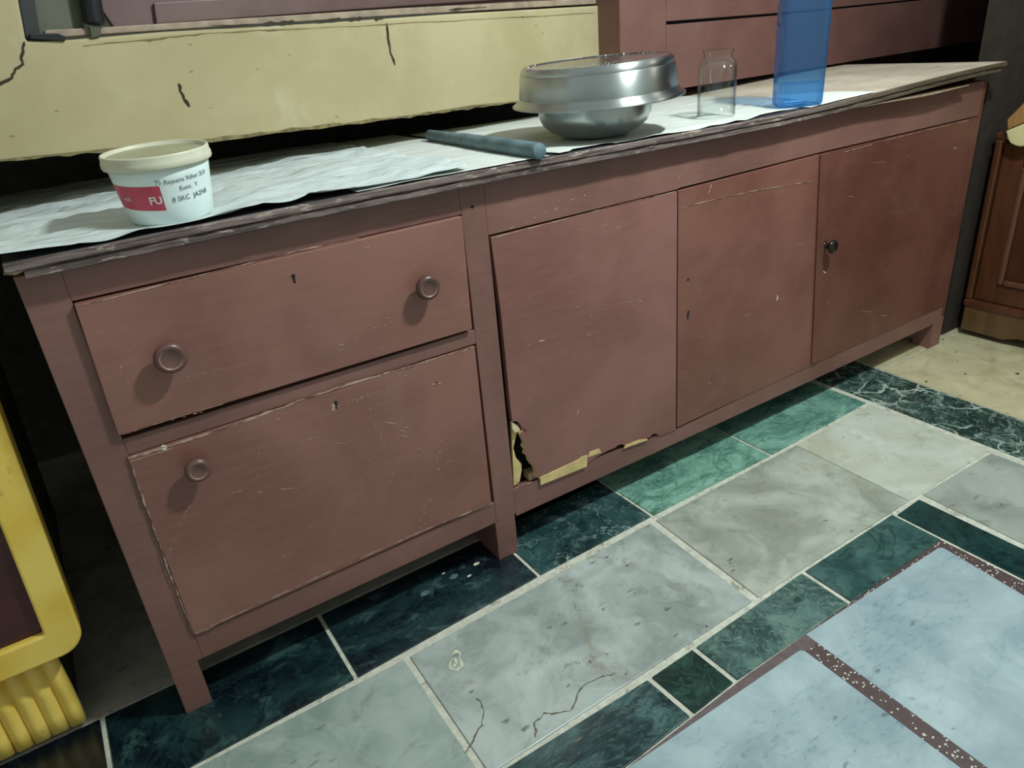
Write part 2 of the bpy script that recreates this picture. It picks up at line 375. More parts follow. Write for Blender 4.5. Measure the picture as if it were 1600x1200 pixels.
# pale row B
xb = [G(690,1112).x, G(1100,876).x, G(1330,739).x]
bx = [(-.36, xb[0]), (xb[0], xb[1]), (xb[1], xb[2]), (xb[2], None)]
hb = (.005, .006, .002)
bl0, bl1 = G(636,1030), G(748,1196); bm0, bm1 = G(1023,817), G(1178,934); bn0, bn1 = G(1246,697), G(1413,779)
be0, be1 = G(1358,631), G(1546,704)
def atline(a, b, pts, s, dx):
    # where joint a-b meets the polyline pts
    x = a.x
    for _ in range(6):
        y = yline(x, pts); x = a.x + (b.x - a.x) * (y - a.y) / (b.y - a.y)
    return W(x + dx, yline(x, pts))
tile([W(-.36, yline(-.36, BFr)), atline(bl0, bl1, BFr, 0, -.005), atline(bl0, bl1, BB, 0, -.005), W(-.36, yline(-.36, BB))], mB0)
tile([atline(bl0, bl1, BFr, 0, .007), atline(bm0, bm1, BFr, 0, -.009), atline(bm0, bm1, BB, 0, -.009), atline(bl0, bl1, BB, 0, .007)], mB1)
tile([atline(bm0, bm1, BFr, 0, .009), atline(bn0, bn1, BFr, 0, -.002), atline(bn0, bn1, BB, 0, -.002), atline(bm0, bm1, BB, 0, .009)], mB2)
tile([atline(bn0, bn1, BFr, 0, .002), atline(be0, be1, BFr, 0, -.002), atline(be0, be1, BB, 0, -.002), atline(bn0, bn1, BB, 0, .002)], mB3)
# green row C
cj = [(G(1014,1059), G(1081,1116)), (G(1086,1014), G(1148,1063)), (G(1256,894), G(1320,936)), (G(1397,803), G(1470,840))]
prev = None
for i, m in enumerate((mC1, mC2, mC3, mC4)):
    a, b = cj[i]
    if i == 0: lf, lb = W(-.3, yline(-.3, CFr)), W(-.3, yline(-.3, CB))
    else: lf, lb = atline(*cj[i-1], CFr, 0, .005), atline(*cj[i-1], CB, 0, .005)
    tile([lf, atline(a, b, CFr, 0, -.005), atline(a, b, CB, 0, -.005), lb], m)
# corner strip E and grey tile F
e0, e1 = G(1400,804), G(1600,907); e2, e3 = G(1437,779), G(1600,857)
tile([G(1402,804), ext(e0, G(1600,905), -1.1), ext(e2, e3, -1.1), G(1436,780)], mE)
f0, f1 = G(1442,772), G(1600,849)
tile([f0, ext(f0, f1, -1.05), nb(ext(gl0, gl1, -1.05), -.006), G(1549,708)], mF)
tile([nb(ext(gl0, gl1, -.626), .003), nb(ext(gl0, gl1, -1.25), .003), nb(ext(gr0, gr1, -1.25), -.003), nb(ext(gr0, gr1, -.626), -.003)], mG)
# terrazzo strips (base plate) and the two big bluish slabs
t_l = W(-.3, yline(-.3, CFr) - .003)
eE0, eE1 = G(1470,842), G(1600,908)
tl = [W(x, yline(x, CFr) - .003) for x in (-.3, .2, .5, .8)] + [G(1470,843)]
strip = tl + [ext(eE0, eE1, -1.1), W(-.3, -1.1)]
MB().prism([p + Vector((0,0,-.0008)) for p in reversed(strip)], (0, 0, -.008)).build('terrazzo_strip', M_terr, floor)
MB().prism([p + Vector((0, 0, -.0004)) for p in reversed([W(x, yline(x, CFr) - .003) for x in (-.3, .2, .5, .8, 1.09)] + [W(1.09, yline(1.09, CFr) - .020)] + [W(x, yline(x, CFr) - .032) for x in (.8, .5, .2, -.3)])], (0, 0, -.004)).build('cement_strip', M_terr_plain, floor)
def slab(pts, mat, r=.012):
    # rounded first corner
    a, b, c = pts[-1], pts[0], pts[1]; out = []
    d1 = (a - b).normalized() * r; d2 = (c - b).normalized() * r
    for t in (0, .25, .5, .75, 1): out.append((b + d1) * (1 - t) ** 2 + b * 2 * t * (1 - t) + (b + d2) * t * t)
    return tile(out + pts[1:], mat)
p0, p1 = G(1470,853), G(1600,930); q0 = G(1259,991); q1 = G(1544,1200)
slab([p0, ext(p0, p1, -1.08), ext(q0, q1, -1.08), q0], mD1)
r0, r1 = G(1253,1013), G(1502,1200); s0 = G(1000,1187)
slab([r0, ext(r0, r1, -1.08), W(-.3, -1.08), W(-.3, s0.y + .02)], mD2)
def dens(pts, n=4):
    out = []
    for a, b in zip(pts, pts[1:]):
        for i in range(n): out.append(a.lerp(b, i / n))
    return out + [pts[-1]]
def mark(px, w, mat, name, n=3, ja=.0012, jag=.7, d=.0003):
    pts = [p + Vector((random.uniform(-ja, ja), random.uniform(-ja, ja), 0)) for p in dens([G(u, v) for u, v in px], n)]
    return FLOORMARK.append((pts, w, d, jag, name, mat))
FLOORMARK = []
M_mark = plain('cream_floor_stain', srgb(206, 204, 176), .8, var=.3, scale=90); M_fcrack = plain('floor_crack_dirt', srgb(104, 98, 82), .9, var=.3, scale=90)
mark([(707,1022),(713,1017),(720,1020),(718,1030),(722,1040),(714,1047),(704,1044),(703,1034),(710,1028),(714,1036),(708,1042)], .0032, M_mark, 'stain')
mark([(846,1122),(850,1114),(862,1116),(878,1112),(893,1110),(899,1098),(905,1078),(916,1068),(940,1058),(962,1052)], .0022, M_fcrack, 'tile_crack')
mark([(726,1178),(738,1160),(742,1150),(752,1134),(756,1112),(752,1098),(744,1090)], .0026, M_fcrack, 'tile_crack')
mark([(836,1152),(838,1140),(834,1130),(846,1122)], .003, M_fcrack, 'tile_crack')
mark([(896,1160),(912,1150)], .002, M_fcrack, 'tile_crack')
# grey lime floor behind the tiles
MB().prism([W(-1.2, .0885), W(xa[3] - .003, .0885), W(xa[3] - .003, .13), W(xa[5] - .004, .13), W(xa[5] - .004, 1.2), W(-1.2, 1.2)], (0, 0, -.012)).build('lime_floor', M_lime, floor)

# ------------------------------------------------------------------ back wall with window niche, recess under it
YW0, KW = 0.25, 0.20            # the wall runs slightly askew of the sideboard: y = YW0 + KW * x
def FW(u, v, off=0.0):
    r = ray(u, v); t = (YW0 + off - (CAM.y - KW * CAM.x)) / (r.y - KW * r.x); return CAM + r * t
wl = [(-60, 259.5), (0, 253), (150, 238), (330, 220), (500, 200), (640, 183), (740, 166), (812, 160), (946, 139)]
wu = [(946, 8), (700, 22), (500, 36), (250, 50), (110, 62), (40, 64), (36, 40), (30, 10), (22, -40), (10, -260)]
low = [FW(u, v) for u, v in wl]; up = [FW(u, v) for u, v in wu]
low[0] = Vector((-1.4, YW0 - 1.4 * KW, low[1].z + .01))
poly = low + up + [Vector((up[-1].x, YW0 + KW * up[-1].x, 2.3)), Vector((-1.4, YW0 - 1.4 * KW, 2.3))]
wall_back = struct(MB().prism(poly, (0, .82, 0)).build('wall_back', M_plaster, bevel=.004))
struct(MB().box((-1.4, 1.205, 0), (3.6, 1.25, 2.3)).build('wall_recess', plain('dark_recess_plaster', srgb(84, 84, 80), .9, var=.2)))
struct(MB().box((-1.45, -.3, 0), (-1.4, 1.25, 2.3)).build('wall_left', M_plaster))
struct(MB().box((3.3, -2.4, 0), (3.35, 1.25, 2.3)).build('wall_right', plain('shade_toned_wall', srgb(66, 56, 44), .9, var=.2)))  # wall colour darkened to hold the shade on the right side
struct(MB().box((2.352, .03, 0), (3.3, .07, 2.3)).build('wall_right', plain('shade_toned_partition', srgb(46, 37, 29), .9, var=.2)))  # added partition, its dark brown stands in for shade in the gap
def strip_mesh(pts, w, d=.004, jag=.3, nrm=Vector((0, -1, 0))):     # a thin ribbon along a polyline, for cracks and worn lines
    mb = MB(); L = []; R_ = []
    for i, p in enumerate(pts):
        t = (pts[min(i + 1, len(pts) - 1)] - pts[max(i - 1, 0)]).normalized(); s = t.cross(nrm).normalized()
        ww = w * (1 + jag * random.uniform(-1, 1)) * (.35 if i in (0, len(pts) - 1) else 1) / 2
        L.append(p + s * ww); R_.append(p - s * ww)
    off = nrm * d
    for i in range(len(pts) - 1):
        a, b, c, e = L[i], L[i+1], R_[i+1], R_[i]
        mb.add([a + off, b + off, c + off, e + off, a, b, c, e], [(0,1,2,3), (0,4,5,1), (1,5,6,2), (2,6,7,3), (3,7,4,0)])
    return mb
for pts_, w_, d_, jg_, nm_, mt_ in FLOORMARK:
    strip_mesh(pts_, w_, d_, jg_, Vector((0, 0, 1))).build(nm_, mt_, floor)
for u_, v_, r_ in ((745,881,.006),(693,896,.0035),(664,927,.010),(709,901,.009),(733,900,.005)):
    c_ = G(u_, v_); MB().prism([c_ + Vector((r_ * 1.2 * math.cos(t_ * .63) * random.uniform(.75, 1.15), r_ * .7 * math.sin(t_ * .63) * random.uniform(.75, 1.15), .0004)) for t_ in range(10)], (0, 0, -.0006)).build('paint_drop', M_mark if r_ < .0065 else plain('teal_dried_splash', srgb(84, 108, 108), .6, var=.3, scale=150), floor)
def jit(pts, a): return [p + Vector((random.uniform(-a, a), 0, random.uniform(-a, a))) for p in pts]
for px, w in (([(38,64),(35,80),(33,92),(36,100),(25,108),(18,122),(0,131),(-20,138)], .004), ([(279,130),(282,143),(288,155),(296,168)], .0055), ([(604,36),(606,60),(610,82),(617,102)], .005)):
    strip_mesh(jit(dens([FW(u, v) for u, v in px], 3), .0008), w, .0006).build('wall_crack', M_crack, wall_back)
strip_mesh(jit(dens([FW(u, v) for u, v in ((130,71),(250,60),(330,52),(420,47),(560,41),(600,38),(760,30),(930,20))], 6), .0008), .0016, .0007, .9).build('plaster_line', M_dirtedge, wall_back)
strip_mesh(jit(dens([FW(u, v) for u, v in ((938,8),(940,40),(943,80),(944,138))], 8), .002), .010, .001, .9).build('chipped_edge', M_dirtedge, wall_back)

for a_, b_ in (((411,37),(432,35.5)),((437,35.5),(460,33.5)),((497,33),(532,28.5)),((546,30),(566,27.5)),((586,30),(600,27)),((700,16),(760,11)),((330,41),(410,37.5))):
    strip_mesh(jit(dens([FW(*a_, -.001), FW(*b_, -.001)], 5), .0006), .0042 if a_[0] != 330 else .0014, .0008, .6).build('dark_chip', M_crack, wall_back)
strip_mesh(jit(dens([FW(-40,256.5), FW(0,251.5), FW(330,218.5), FW(640,181.5), FW(812,158.5), FW(940,138.5)], 14), .0012), .004, .0008, .9).build('chipped_edge', M_dirtedge, wall_back)
# ------------------------------------------------------------------ window in the niche
M_wood = paint('brown_window_wood', srgb(108, 84, 80), srgb(92, 70, 66), seed=12, amount=.3)
M_woodpale = plain('worn_window_bead', srgb(150, 132, 112), .7, var=.2, scale=40)
M_black = plain('black_iron', (.012,.012,.013), .45, .3)
win = thing('window_1', 'brown wooden window in the niche above the yellow wall', 'window', FW(400, 20, .05)); del win['category']; struct(win)
yq = .02; YW = 0.0
zr = lambda u, v, y=.02: FW(u, v, y)
MB().prism([zr(180,44), zr(640,17), zr(960,-2), zr(960,-240), zr(100,-240), zr(150,0)], (0, .03, 0)).build('shutter', M_wood, win)
MB().prism([zr(70,60,YW+.006), zr(186,52,YW+.006), zr(620,24,YW+.006), zr(950,5,YW+.006), zr(950,-4,YW+.006), zr(620,13,YW+.006), zr(186,41,YW+.006), zr(70,47,YW+.006)], (0, .02, 0)).build('bottom_bead', M_woodpale, win, bevel=.002)
MB().prism([zr(245,38,yq-.008), zr(300,34,yq-.008), zr(620,10,yq-.008), zr(960,-12,yq-.008), zr(960,-40,yq-.008), zr(620,-18,yq-.008), zr(240,4,yq-.008)], (0, .01, 0)).build('shutter_rail', M_wood, win, bevel=.002)
MB().prism([zr(55,62), zr(132,52), zr(120,-100), zr(45,-100)], (0, .012, 0)).build('pane', plain('grey_green_dusty_pane', srgb(86, 88, 70), .5), win)
MB().prism([zr(42,62,YW+.008), zr(64,62,YW+.008), zr(54,0,YW+.008), zr(44,-100,YW+.008), zr(20,-100,YW+.008), zr(32,10,YW+.008)], (0, .03, 0)).build('frame_post', plain('dark_window_post', srgb(40, 42, 40), .6), win)
MB().prism([zr(48,61,YW-.004), zr(102,64,YW-.004), zr(104,57,YW-.004), zr(92,52,YW-.004), zr(46,52,YW-.004)], (0, .03, 0)).build('iron_bracket', M_black, win, bevel=.001)
bt = FW(148, 38, .004); bu = FW(134, -40, .004); ax = (bu - bt).normalized()
bolt = MB().lathe([(0, 0), (.013, 0), (.015, .003), (.015, .16), (0, .16)], bt, ax, 20).build('bolt', M_black, win, smooth_=False)
MB().prism([zr(139,38,YW-.004), zr(157,38,YW-.004), zr(158,56,YW-.004), zr(143,60,YW-.004)], (0, .006, 0)).build('bolt_tip', plain('dull_bolt_tip', srgb(74, 74, 56), .5, .3), bolt, bevel=.001)
ob = FW(893, -8, .012)
tag(MB().lathe([(0, 0), (.03, .0), (.055, .006), (.066, .018), (.068, .03), (.062, .03), (.05, .008), (0, .004)], (ob.x, ob.y + .09, 1.037), (0, 0, 1), 40).build('black_pan', M_black, smooth_=True),
    'black rounded pan base on the window ledge at the top edge', 'pan')

# ------------------------------------------------------------------ upper wall cupboard on the right
YU = 0.44
cu = thing('wall_cupboard', 'maroon wall cupboard hanging over the right end of the worktop', 'cupboard', F(1300, 97, YU))
U = lambda u, v, y=YU: F(u, v, y)
zb = U(1060,139).z
xl = U(970,120).x; xr = U(1560,60).x; zslot = U(1120,29).z
zt = 1.62
MB().box((xl, YU + .012, zb), (xr, YU + .38, zt)).build('carcass', M_upper, cu)
zl = lambda x: zb + (U(1525,65).z - zb) * (x - U(1060,139).x) / (U(1525,65).x - U(1060,139).x)
xst = U(1041,60).x
MB().prism([(xl, YU, zl(xl)), (xst - .001, YU, zl(xst)), (xst - .001, YU, zt), (xl, YU, zt)], (0, .0125, 0)).build('stile', M_upper, cu, bevel=.001)
sl0, sl1 = U(1046,37), U(1212,23); sr = U(1410,1)
MB().prism([(xst, YU, zl(xst)), (xr, YU, zl(xr)), (xr, YU, sr.z - .003), (sl1.x, YU, sl1.z - .002), (xst, YU, sl0.z - .002)], (0, .0125, 0)).build('drawer', M_upper, cu, bevel=.0015)
MB().prism([(xst, YU, sl0.z + .006), (sl1.x, YU, sl1.z + .004), (xr, YU, sr.z), (xr, YU, zt), (xst, YU, zt)], (0, .0125, 0)).build('drawer', M_upper, cu, bevel=.0015)
MB().box((xst - .001, YU + .0115, sl0.z - .01), (xr - .01, YU + .0125, sl0.z + .012)).build('slot_shade', M_void, cu)  # black strip laid in as the shade of the slot

# ------------------------------------------------------------------ the sideboard
SB = thing('sideboard', 'long low maroon painted wooden sideboard with a worn worktop and chipped doors', 'sideboard', (1.14, .3, 0))
XL, XR, ZT = 0.0, 2.28, 0.772
def fbox(name, x0, x1, z0, z1, y0=0.0, y1=.02, m=M_frame, bev=.0012):
    return MB().box((x0, y0, z0), (x1, y1, z1)).build(name, m, SB, bevel=bev)
ZA = .095
# frame
fbox('stile', XL, F(117,476).x - .002, ZA, ZT)
fbox('stile', F(742,540).x + .003, F(766,370).x - .003, ZA, ZT)
fbox('stile', 2.2625, XR, ZA, ZT, m=M_door3)  # right stile shares the maroon darkened for falloff
fbox('top_rail', F(117,476).x - .002, F(742,540).x + .003, F(722,338).z + .003, ZT)
zd = [F(766,370).z, F(1058,298).z, F(1280,240).z, F(1527,182).z]
MB().prism([(F(766,370).x - .003, 0, zd[0] + .0035), (F(1058,298).x, 0, zd[1] + .003), (F(1062,296).x, 0, zd[1] + .0045), (F(1280,240).x, 0, zd[2] + .0025), (2.2625, 0, zd[3] + .002), (2.2625, 0, ZT), (F(766,370).x - .003, 0, ZT)], (0, .02, 0)).build('top_rail', M_frame, SB)
fbox('middle_rail', F(117,476).x - .002, F(742,540).x + .003, F(742,540).z + .003, F(738,514).z - .003)
fbox('bottom_rail', F(117,476).x - .002, F(742,540).x + .003, ZA, .1455)
zb0 = [(F(803,765), .001), (F(935,712), 0), (F(1056,670), .0), (F(1266,569), 0), (F(1475,478), 0)]
MB().prism([(F(766,370).x - .003, 0, .0885), (1.27, 0, .0845), (2.226, 0, .0815), (2.226, 0, .0952), (2.2625, 0, .0952), (2.2625, 0, zb0[4][0].z - .001), (zb0[3][0].x, 0, zb0[3][0].z - .001), (zb0[2][0].x, 0, zb0[2][0].z - .002), (zb0[1][0].x, 0, zb0[1][0].z - .003), (F(766,370).x - .003, 0, zb0[0][0].z - .003)], (0, .02, 0)).build('bottom_rail', M_frame, SB)
# legs: front ones run on from the stiles
def leg(x0, x1, y0, y1):
    return MB().box((x0, y0, 0), (x1, y1, ZA)).build('leg', M_frame, SB)
leg(XL, .0425, 0, .06); leg(.632, .679, 0, .10); leg(2.2265, XR, 0, .055)
leg(XL, .045, .575, .62); leg(.632, .679, .575, .62); leg(2.2265, XR, .575, .62)
# carcass
fbox('side_panel', XL + .001, .016, ZA, ZT, .02, .62); fbox('side_panel', XR - .016, XR - .001, ZA, ZT, .02, .62)
fbox('back_panel', .016, XR - .016, ZA, ZT, .605, .62); fbox('bottom_panel', .016, XR - .016, ZA + .002, ZA + .012, .02, .605)
fbox('divider', .645, .665, ZA + .012, ZT, .02, .605)
MB().box((.05, .03, .15), (.64, .032, .72)).box((.69, .05, .112), (2.26, .052, .68)).build('inside_shade_sheet', plain('cupboard_inside_shade', (.02,.015,.012), .9), SB)  # added near-black sheets, painting the inside shade seen through gaps

def quad_panel(name, px, y, th, mat, bev=.0012, grow=0):
    return MB().prism([F(u, v, y) for u, v in px], (0, th, 0)).build(name, mat, SB, bevel=bev)
# drawer, proud of the frame
drw = quad_panel('drawer', [(185,681),(738,514),(722,338),(116,477)], -.009, .027, M_draw)
flap = quad_panel('flap_door', [(304,993),(768,785),(742,541),(199,715)], -.004, .022, M_flap)
def ribbon(px, y, w, name, par, mat, jag=.5, n=4, ja=.0006, d=.0005):
    return strip_mesh(jit(dens([F(u, v, y) for u, v in px], n), ja), w, d, jag).build(name, mat, par)
ribbon([(118,480),(250,446),(450,395),(560,372)], -.009, .0014, 'worn_edge', drw, M_worn, .6, 8)
ribbon([(190,679),(350,630)], -.009, .0012, 'worn_edge', drw, M_worn, .6, 8)
ribbon([(200,717),(330,676),(520,608),(742,542)], -.004, .0034, 'worn_edge', flap, M_worn, .7, 14, .0009)
ribbon([(203,722),(270,700)], -.004, .0010, 'worn_edge', flap, M_scr, .5, 5)
ribbon([(206,728),(222,775),(250,850),(262,890),(303,990)], -.004, .0016, 'worn_edge', flap, M_worn, .9, 8)
ribbon([(306,990),(360,964),(500,900),(640,838),(768,786)], -.004, .0022, 'worn_edge', flap, M_worn, .7, 12, .0006)
ribbon([(308,991),(345,972),(400,945)], -.004, .0016, 'worn_edge', flap, M_worn, .7, 6, .0006)
def dashes(name, par, lines, y, w, frac=.5, mat=None):
    mb = MB()
    for (a, b, n, jt) in lines:
        for i in range(n):
            if random.random() > frac: continue
            t0 = (i + random.random() * .5) / n; t1 = t0 + random.uniform(.25, .7) / n
            u0 = a[0] + (b[0] - a[0]) * t0 + random.uniform(-jt, jt); v0 = a[1] + (b[1] - a[1]) * t0
            u1 = a[0] + (b[0] - a[0]) * t1 + random.uniform(-jt, jt) * .5 + (u0 - (a[0] + (b[0] - a[0]) * t0)) * .7; v1 = a[1] + (b[1] - a[1]) * t1
            s = strip_mesh([F(u0, v0, y), F((u0 + u1) / 2, (v0 + v1) / 2, y), F(u1, v1, y)], w * random.uniform(.4, 1.1), .0003, .6)
            mb.add(s.v, s.f)
    if mb.v: mb.build(name, mat or M_scr, par)['kind'] = 'stuff'
dashes('scratch', flap, [((590,665),(575,720),16,4),((585,655),(600,700),8,3),((565,745),(548,865),16,3),((410,690),(396,760),10,2),((680,790),(650,840),8,3),((690,740),(655,815),14,4),((620,715),(606,760),8,2),((700,660),(680,745),10,6),((295,790),(268,860),24,4),((268,850),(262,890),8,2),((360,770),(380,766),4,1),((380,770),(500,760),12,16),((500,640),(610,606),14,1),((330,600),(560,700),12,30),((440,870),(500,850),8,4),((560,610),(700,730),18,24)], -.0042, .0016, .62)
dashes('scratch', flap, [((525,636),(610,606),12,.6),((470,690),(508,680),6,1)], -.0042, .0014, .95)
dashes('scratch', drw, [((428,562),(410,585),4,1),((606,490),(598,545),16,5),((560,520),(625,505),8,8),((540,395),(585,385),14,7),((290,590),(345,575),9,2),((250,660),(330,640),8,4),((500,560),(640,480),16,14),((160,520),(200,600),8,6)], -.0092, .0014, .6)
# chipped spot at the upper left of the flap
MB().prism([F(u, v, -.0043) for u, v in ((248,703),(259,703),(262,697),(254,695))], (0, .0006, 0)).build('paint_chip', M_white, flap)
# knobs
def knob(px, y0, par, r=.0185, depth=.027, mat=M_knob):
    # px: the face centre as seen; the face lies depth in front of the panel
    c = F(*px, y0 - depth); base = Vector((c.x, y0 + .002, c.z))
    pr = [(0, 0), (.0115, 0), (.010, .006), (.0095, .013), (.013, .018), (r - .001, .0215), (r, .026), (r - .0008, .0305), (r - .004, .0345), (r - .0065, .0352), (r - .0073, .0340), (r - .0080, .0335), (r - .0084, .0330), (0, .0326)]
    pr = [(a, b * (depth + .002) / .036) for a, b in pr]
    return MB().lathe(pr, base, (0, -1, 0), 40, mfun=lambda k: 1 if k in (10,) else 0).build('knob', [mat, M_knobring], par, smooth_=True)
knob((268,562), -.009, drw, .0222); knob((672,451), -.009, drw, .0212); knob((311,738), -.004, flap, .0192)
# keyholes
def keyhole(px, y, par, r=.0032, l=.009, w=.0026):
    c = F(*px, y); n = 12
    lp = [(c.x + r * math.cos(a), y, c.z + .0035 + r * math.sin(a)) for a in [math.radians(-50 + 280 * i / n) for i in range(n + 1)]]
    lp += [(c.x - w * .6, y, c.z - l * .8), (c.x + w * .6, y, c.z - l * .8)]
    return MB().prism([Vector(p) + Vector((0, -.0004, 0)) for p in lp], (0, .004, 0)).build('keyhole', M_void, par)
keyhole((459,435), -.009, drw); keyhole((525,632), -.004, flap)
def pit(px, y, par, r=.002, name='screw_hole'):
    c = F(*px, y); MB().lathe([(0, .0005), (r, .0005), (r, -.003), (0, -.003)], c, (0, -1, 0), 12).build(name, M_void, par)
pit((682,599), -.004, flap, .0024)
ribbon([(674,601),(690,598)], -.0042, .0016, 'paint_chip', flap, M_scr)
MB().prism([F(u, v, -.0043) for u, v in ((518,641),(523,642),(525,628),(520,630))], (0, .0006, 0)).build('paint_chip', M_scr, flap)

# door 1, torn at the bottom
YD = -.003
tear = [(824,676),(819,671),(812,677),(816,684),(820,693),(818,700),(822,704),(821,711),(826,714),(828,722),(832,728),(835,728),(838,740),(837,746),(845,748)]
out = [(1056,671),(1036,679),(1030,681),(1028,679),(1024,677.5),(1019,679),(1016,683),(1005,688),(992,690),(977,697),(975,695),(971,694),(965,696),(962,699),(950,704),(935,712),(920,722),(900,738),(868,748),(845,756)]
left = [(816,671),(812,661),(806,658),(801,659),(798,640),(783,490),(767,371)]
loop = [(1058,299)] + out + list(reversed(tear)) + left
d1 = MB().prism([F(u, v, YD) for u, v in reversed(loop)], (0, .012, 0), 0, lambda i: 1 if 7 <= i <= len(loop) - 3 else 0).build('door', [M_door1, M_ply], SB)
MB().prism([F(u, v, YD - .003) for u, v in ((845,758),(917,729),(918,711),(909,714),(905,718),(862,738),(844,746))], (0, .002, 0)).build('torn_veneer', M_ply, d1)
MB().prism([F(u, v, YD - .002) for u, v in ((975,701),(1011,688),(1012,686.5),(1000,687.5),(978,696))], (0, .002, 0)).build('torn_veneer', M_ply, d1)
MB().prism([F(u, v, YD - .001) for u, v in ((918,715),(940,707),(936,701),(922,706))], (0, .002, 0)).build('torn_veneer', M_ply, d1)
MB().prism([F(u, v, .008) for u, v in ((799,660),(811,664),(806,682),(802,700),(806,715),(815,725),(815,735),(812,752),(803,760))], (0, .006, 0)).build('exposed_ply', M_ply, d1)
MB().prism([F(u, v, -.001) for u, v in ((799,658),(811,668),(813,673),(806,676),(801,671))], (0, .004, 0)).build('torn_veneer', plain('pale_torn_veneer', srgb(214,196,160), .8), d1)
bk = F(832, 745, .012)
MB().box((bk.x - .011, .008, bk.z - .004), (bk.x + .011, .03, bk.z + .014)).build('wood_block', plain('exposed_wood_block', srgb(168,140,104), .8), d1, bevel=.001)
ribbon([(802,763),(842,750)], .0, .002, 'worn_edge', d1, M_worn, .6, 5)
ribbon([(768,372),(860,348),(960,322),(1056,299)], YD, .0012, 'worn_edge', d1, M_worn, .7, 10, .0004)
dashes('scratch', d1, [((825,450),(830,480),4,2),((845,530),(860,528),2,1),((838,465),(830,475),3,1),((900,360),(960,350),7,10),((990,340),(960,360),6,6),((860,560),(1000,640),18,20),((900,480),(1000,470),10,10),((930,490),(900,560),10,14),((820,520),(830,640),8,8),((905,640),(900,650),3,1)], YD - .0002, .0012, .4)
ribbon([(842,533),(851,532)], YD - .0002, .0016, 'scratch', d1, M_white); ribbon([(901,648),(905,640)], YD - .0002, .0014, 'scratch', d1, M_scr)
# door 2
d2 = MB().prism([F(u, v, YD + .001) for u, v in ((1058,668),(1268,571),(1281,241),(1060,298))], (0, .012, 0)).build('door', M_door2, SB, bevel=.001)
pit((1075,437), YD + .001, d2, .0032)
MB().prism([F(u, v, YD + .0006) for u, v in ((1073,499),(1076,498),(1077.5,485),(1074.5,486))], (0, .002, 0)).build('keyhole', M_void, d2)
ribbon([(1214,461),(1215,466),(1213,469)], YD + .0008, .003, 'paint_chip', d2, M_white)
ribbon([(1060,326),(1110,313),(1180,298),(1270,283)], YD + .0006, .0012, 'scratch', d2, M_worn, .8, 8)
ribbon([(1106,303),(1112,288)], YD + .0006, .0016, 'scratch', d2, M_scr)
dashes('scratch', d2, [((1070,444),(1082,440),4,2),((1095,450),(1108,446),3,2),((1090,400),(1260,380),10,14),((1080,520),(1240,470),12,20),((1120,600),(1240,540),12,16)], YD + .0008, .0014, .35)
# door 3 with its lapping strip
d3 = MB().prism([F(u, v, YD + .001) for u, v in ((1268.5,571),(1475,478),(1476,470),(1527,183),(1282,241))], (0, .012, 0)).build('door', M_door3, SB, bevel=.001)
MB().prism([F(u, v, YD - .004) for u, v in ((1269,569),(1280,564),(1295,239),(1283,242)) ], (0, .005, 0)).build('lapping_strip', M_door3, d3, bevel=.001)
ribbon([(1318,238),(1400,215),(1522,186)], YD + .0006, .0012, 'worn_edge', d3, M_worn, .8, 8, .0003)
c = F(1303, 386, -.028); kb = Vector((c.x, YD + .002, c.z))
kn = MB().lathe([(0,0),(.011,0),(.009,.004),(.006,.008),(.006,.014),(.012,.017),(.0165,.022),(.0165,.026),(.012,.030),(0,.031)], kb, (0, -1, 0), 32).build('knob', M_darkknob, d3, smooth_=True)
dashes('scratch', d3, [((1285,480),(1320,450),7,2),((1300,300),(1460,330),10,20),((1300,480),(1440,500),10,24),((1330,260),(1500,230),8,10)], YD + .0006, .0016, .35)
ribbon([(1286,424),(1290,426)], YD + .0006, .004, 'paint_chip', d3, M_white)
# frame scratches
fr = [o for o in SB.children if o.name.startswith('top_rail')][1]
dashes('scratch', fr, [((905,290),(915,325),8,8),((780,365),(900,310),8,10),((1055,285),(1065,270),3,2),((1400,175),(1500,160),4,6)], -.0003, .0018, .6)
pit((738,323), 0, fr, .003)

# worktop: two layers, warped up at the right end
def warp(x): return .018 * smooth(1.35, 2.25, x) + .003 * math.sin(x * 3.1)
def board(x0, x1, z0, z1, yf, yb, mats, seed, name, parent, rag=.002):
    xs = [x0 + (x1 - x0) * i / 120 for i in range(121)]; rows = []
    for x in xs:
        w = warp(x); e = rag * (mnoise.noise(Vector((x * 14, seed, 0))) + .6 * mnoise.noise(Vector((x * 55, seed, 3))))
        rows.append([(x, yb, z1 + w), (x, yf + .003 + e, z1 + w), (x, yf + e, z1 - .002 + w), (x, yf + e * 1.2, z0 + .002 + w), (x, yf + .003 + e, z0 + w), (x, yb, z0 + w)])
    mb = MB()
    for i in range(120):
        a, b = rows[i], rows[i+1]
        for j in range(6):
            k = (j + 1) % 6
            mb.add([a[j], a[k], b[k], b[j]], [(0, 1, 2, 3)], 0 if j in (0, 5) else 1)
    for r in (rows[0], rows[-1]): mb.add(r, [tuple(range(6))], 1)
    return mb.build(name, mats, parent, merge=True)
wt = board(-.004, 2.305, .783, .795, -.029, .64, [M_wtop, M_wedge], 1.0, 'worktop', SB, .0012)
board(.014, 2.285, .771, .7829, -.026, .63, [M_wedge, M_wedge], 5.0, 'lower_board', wt, .0012)
# pale broken tips at the left end
MB().prism([F(u, v, -.027) for u, v in ((5,430),(26,429),(44,420),(42,416),(22,424))], (0, .05, 0)).build('broken_edge', plain('broken_board_tip', srgb(128, 116, 92), .8, var=.3), wt)
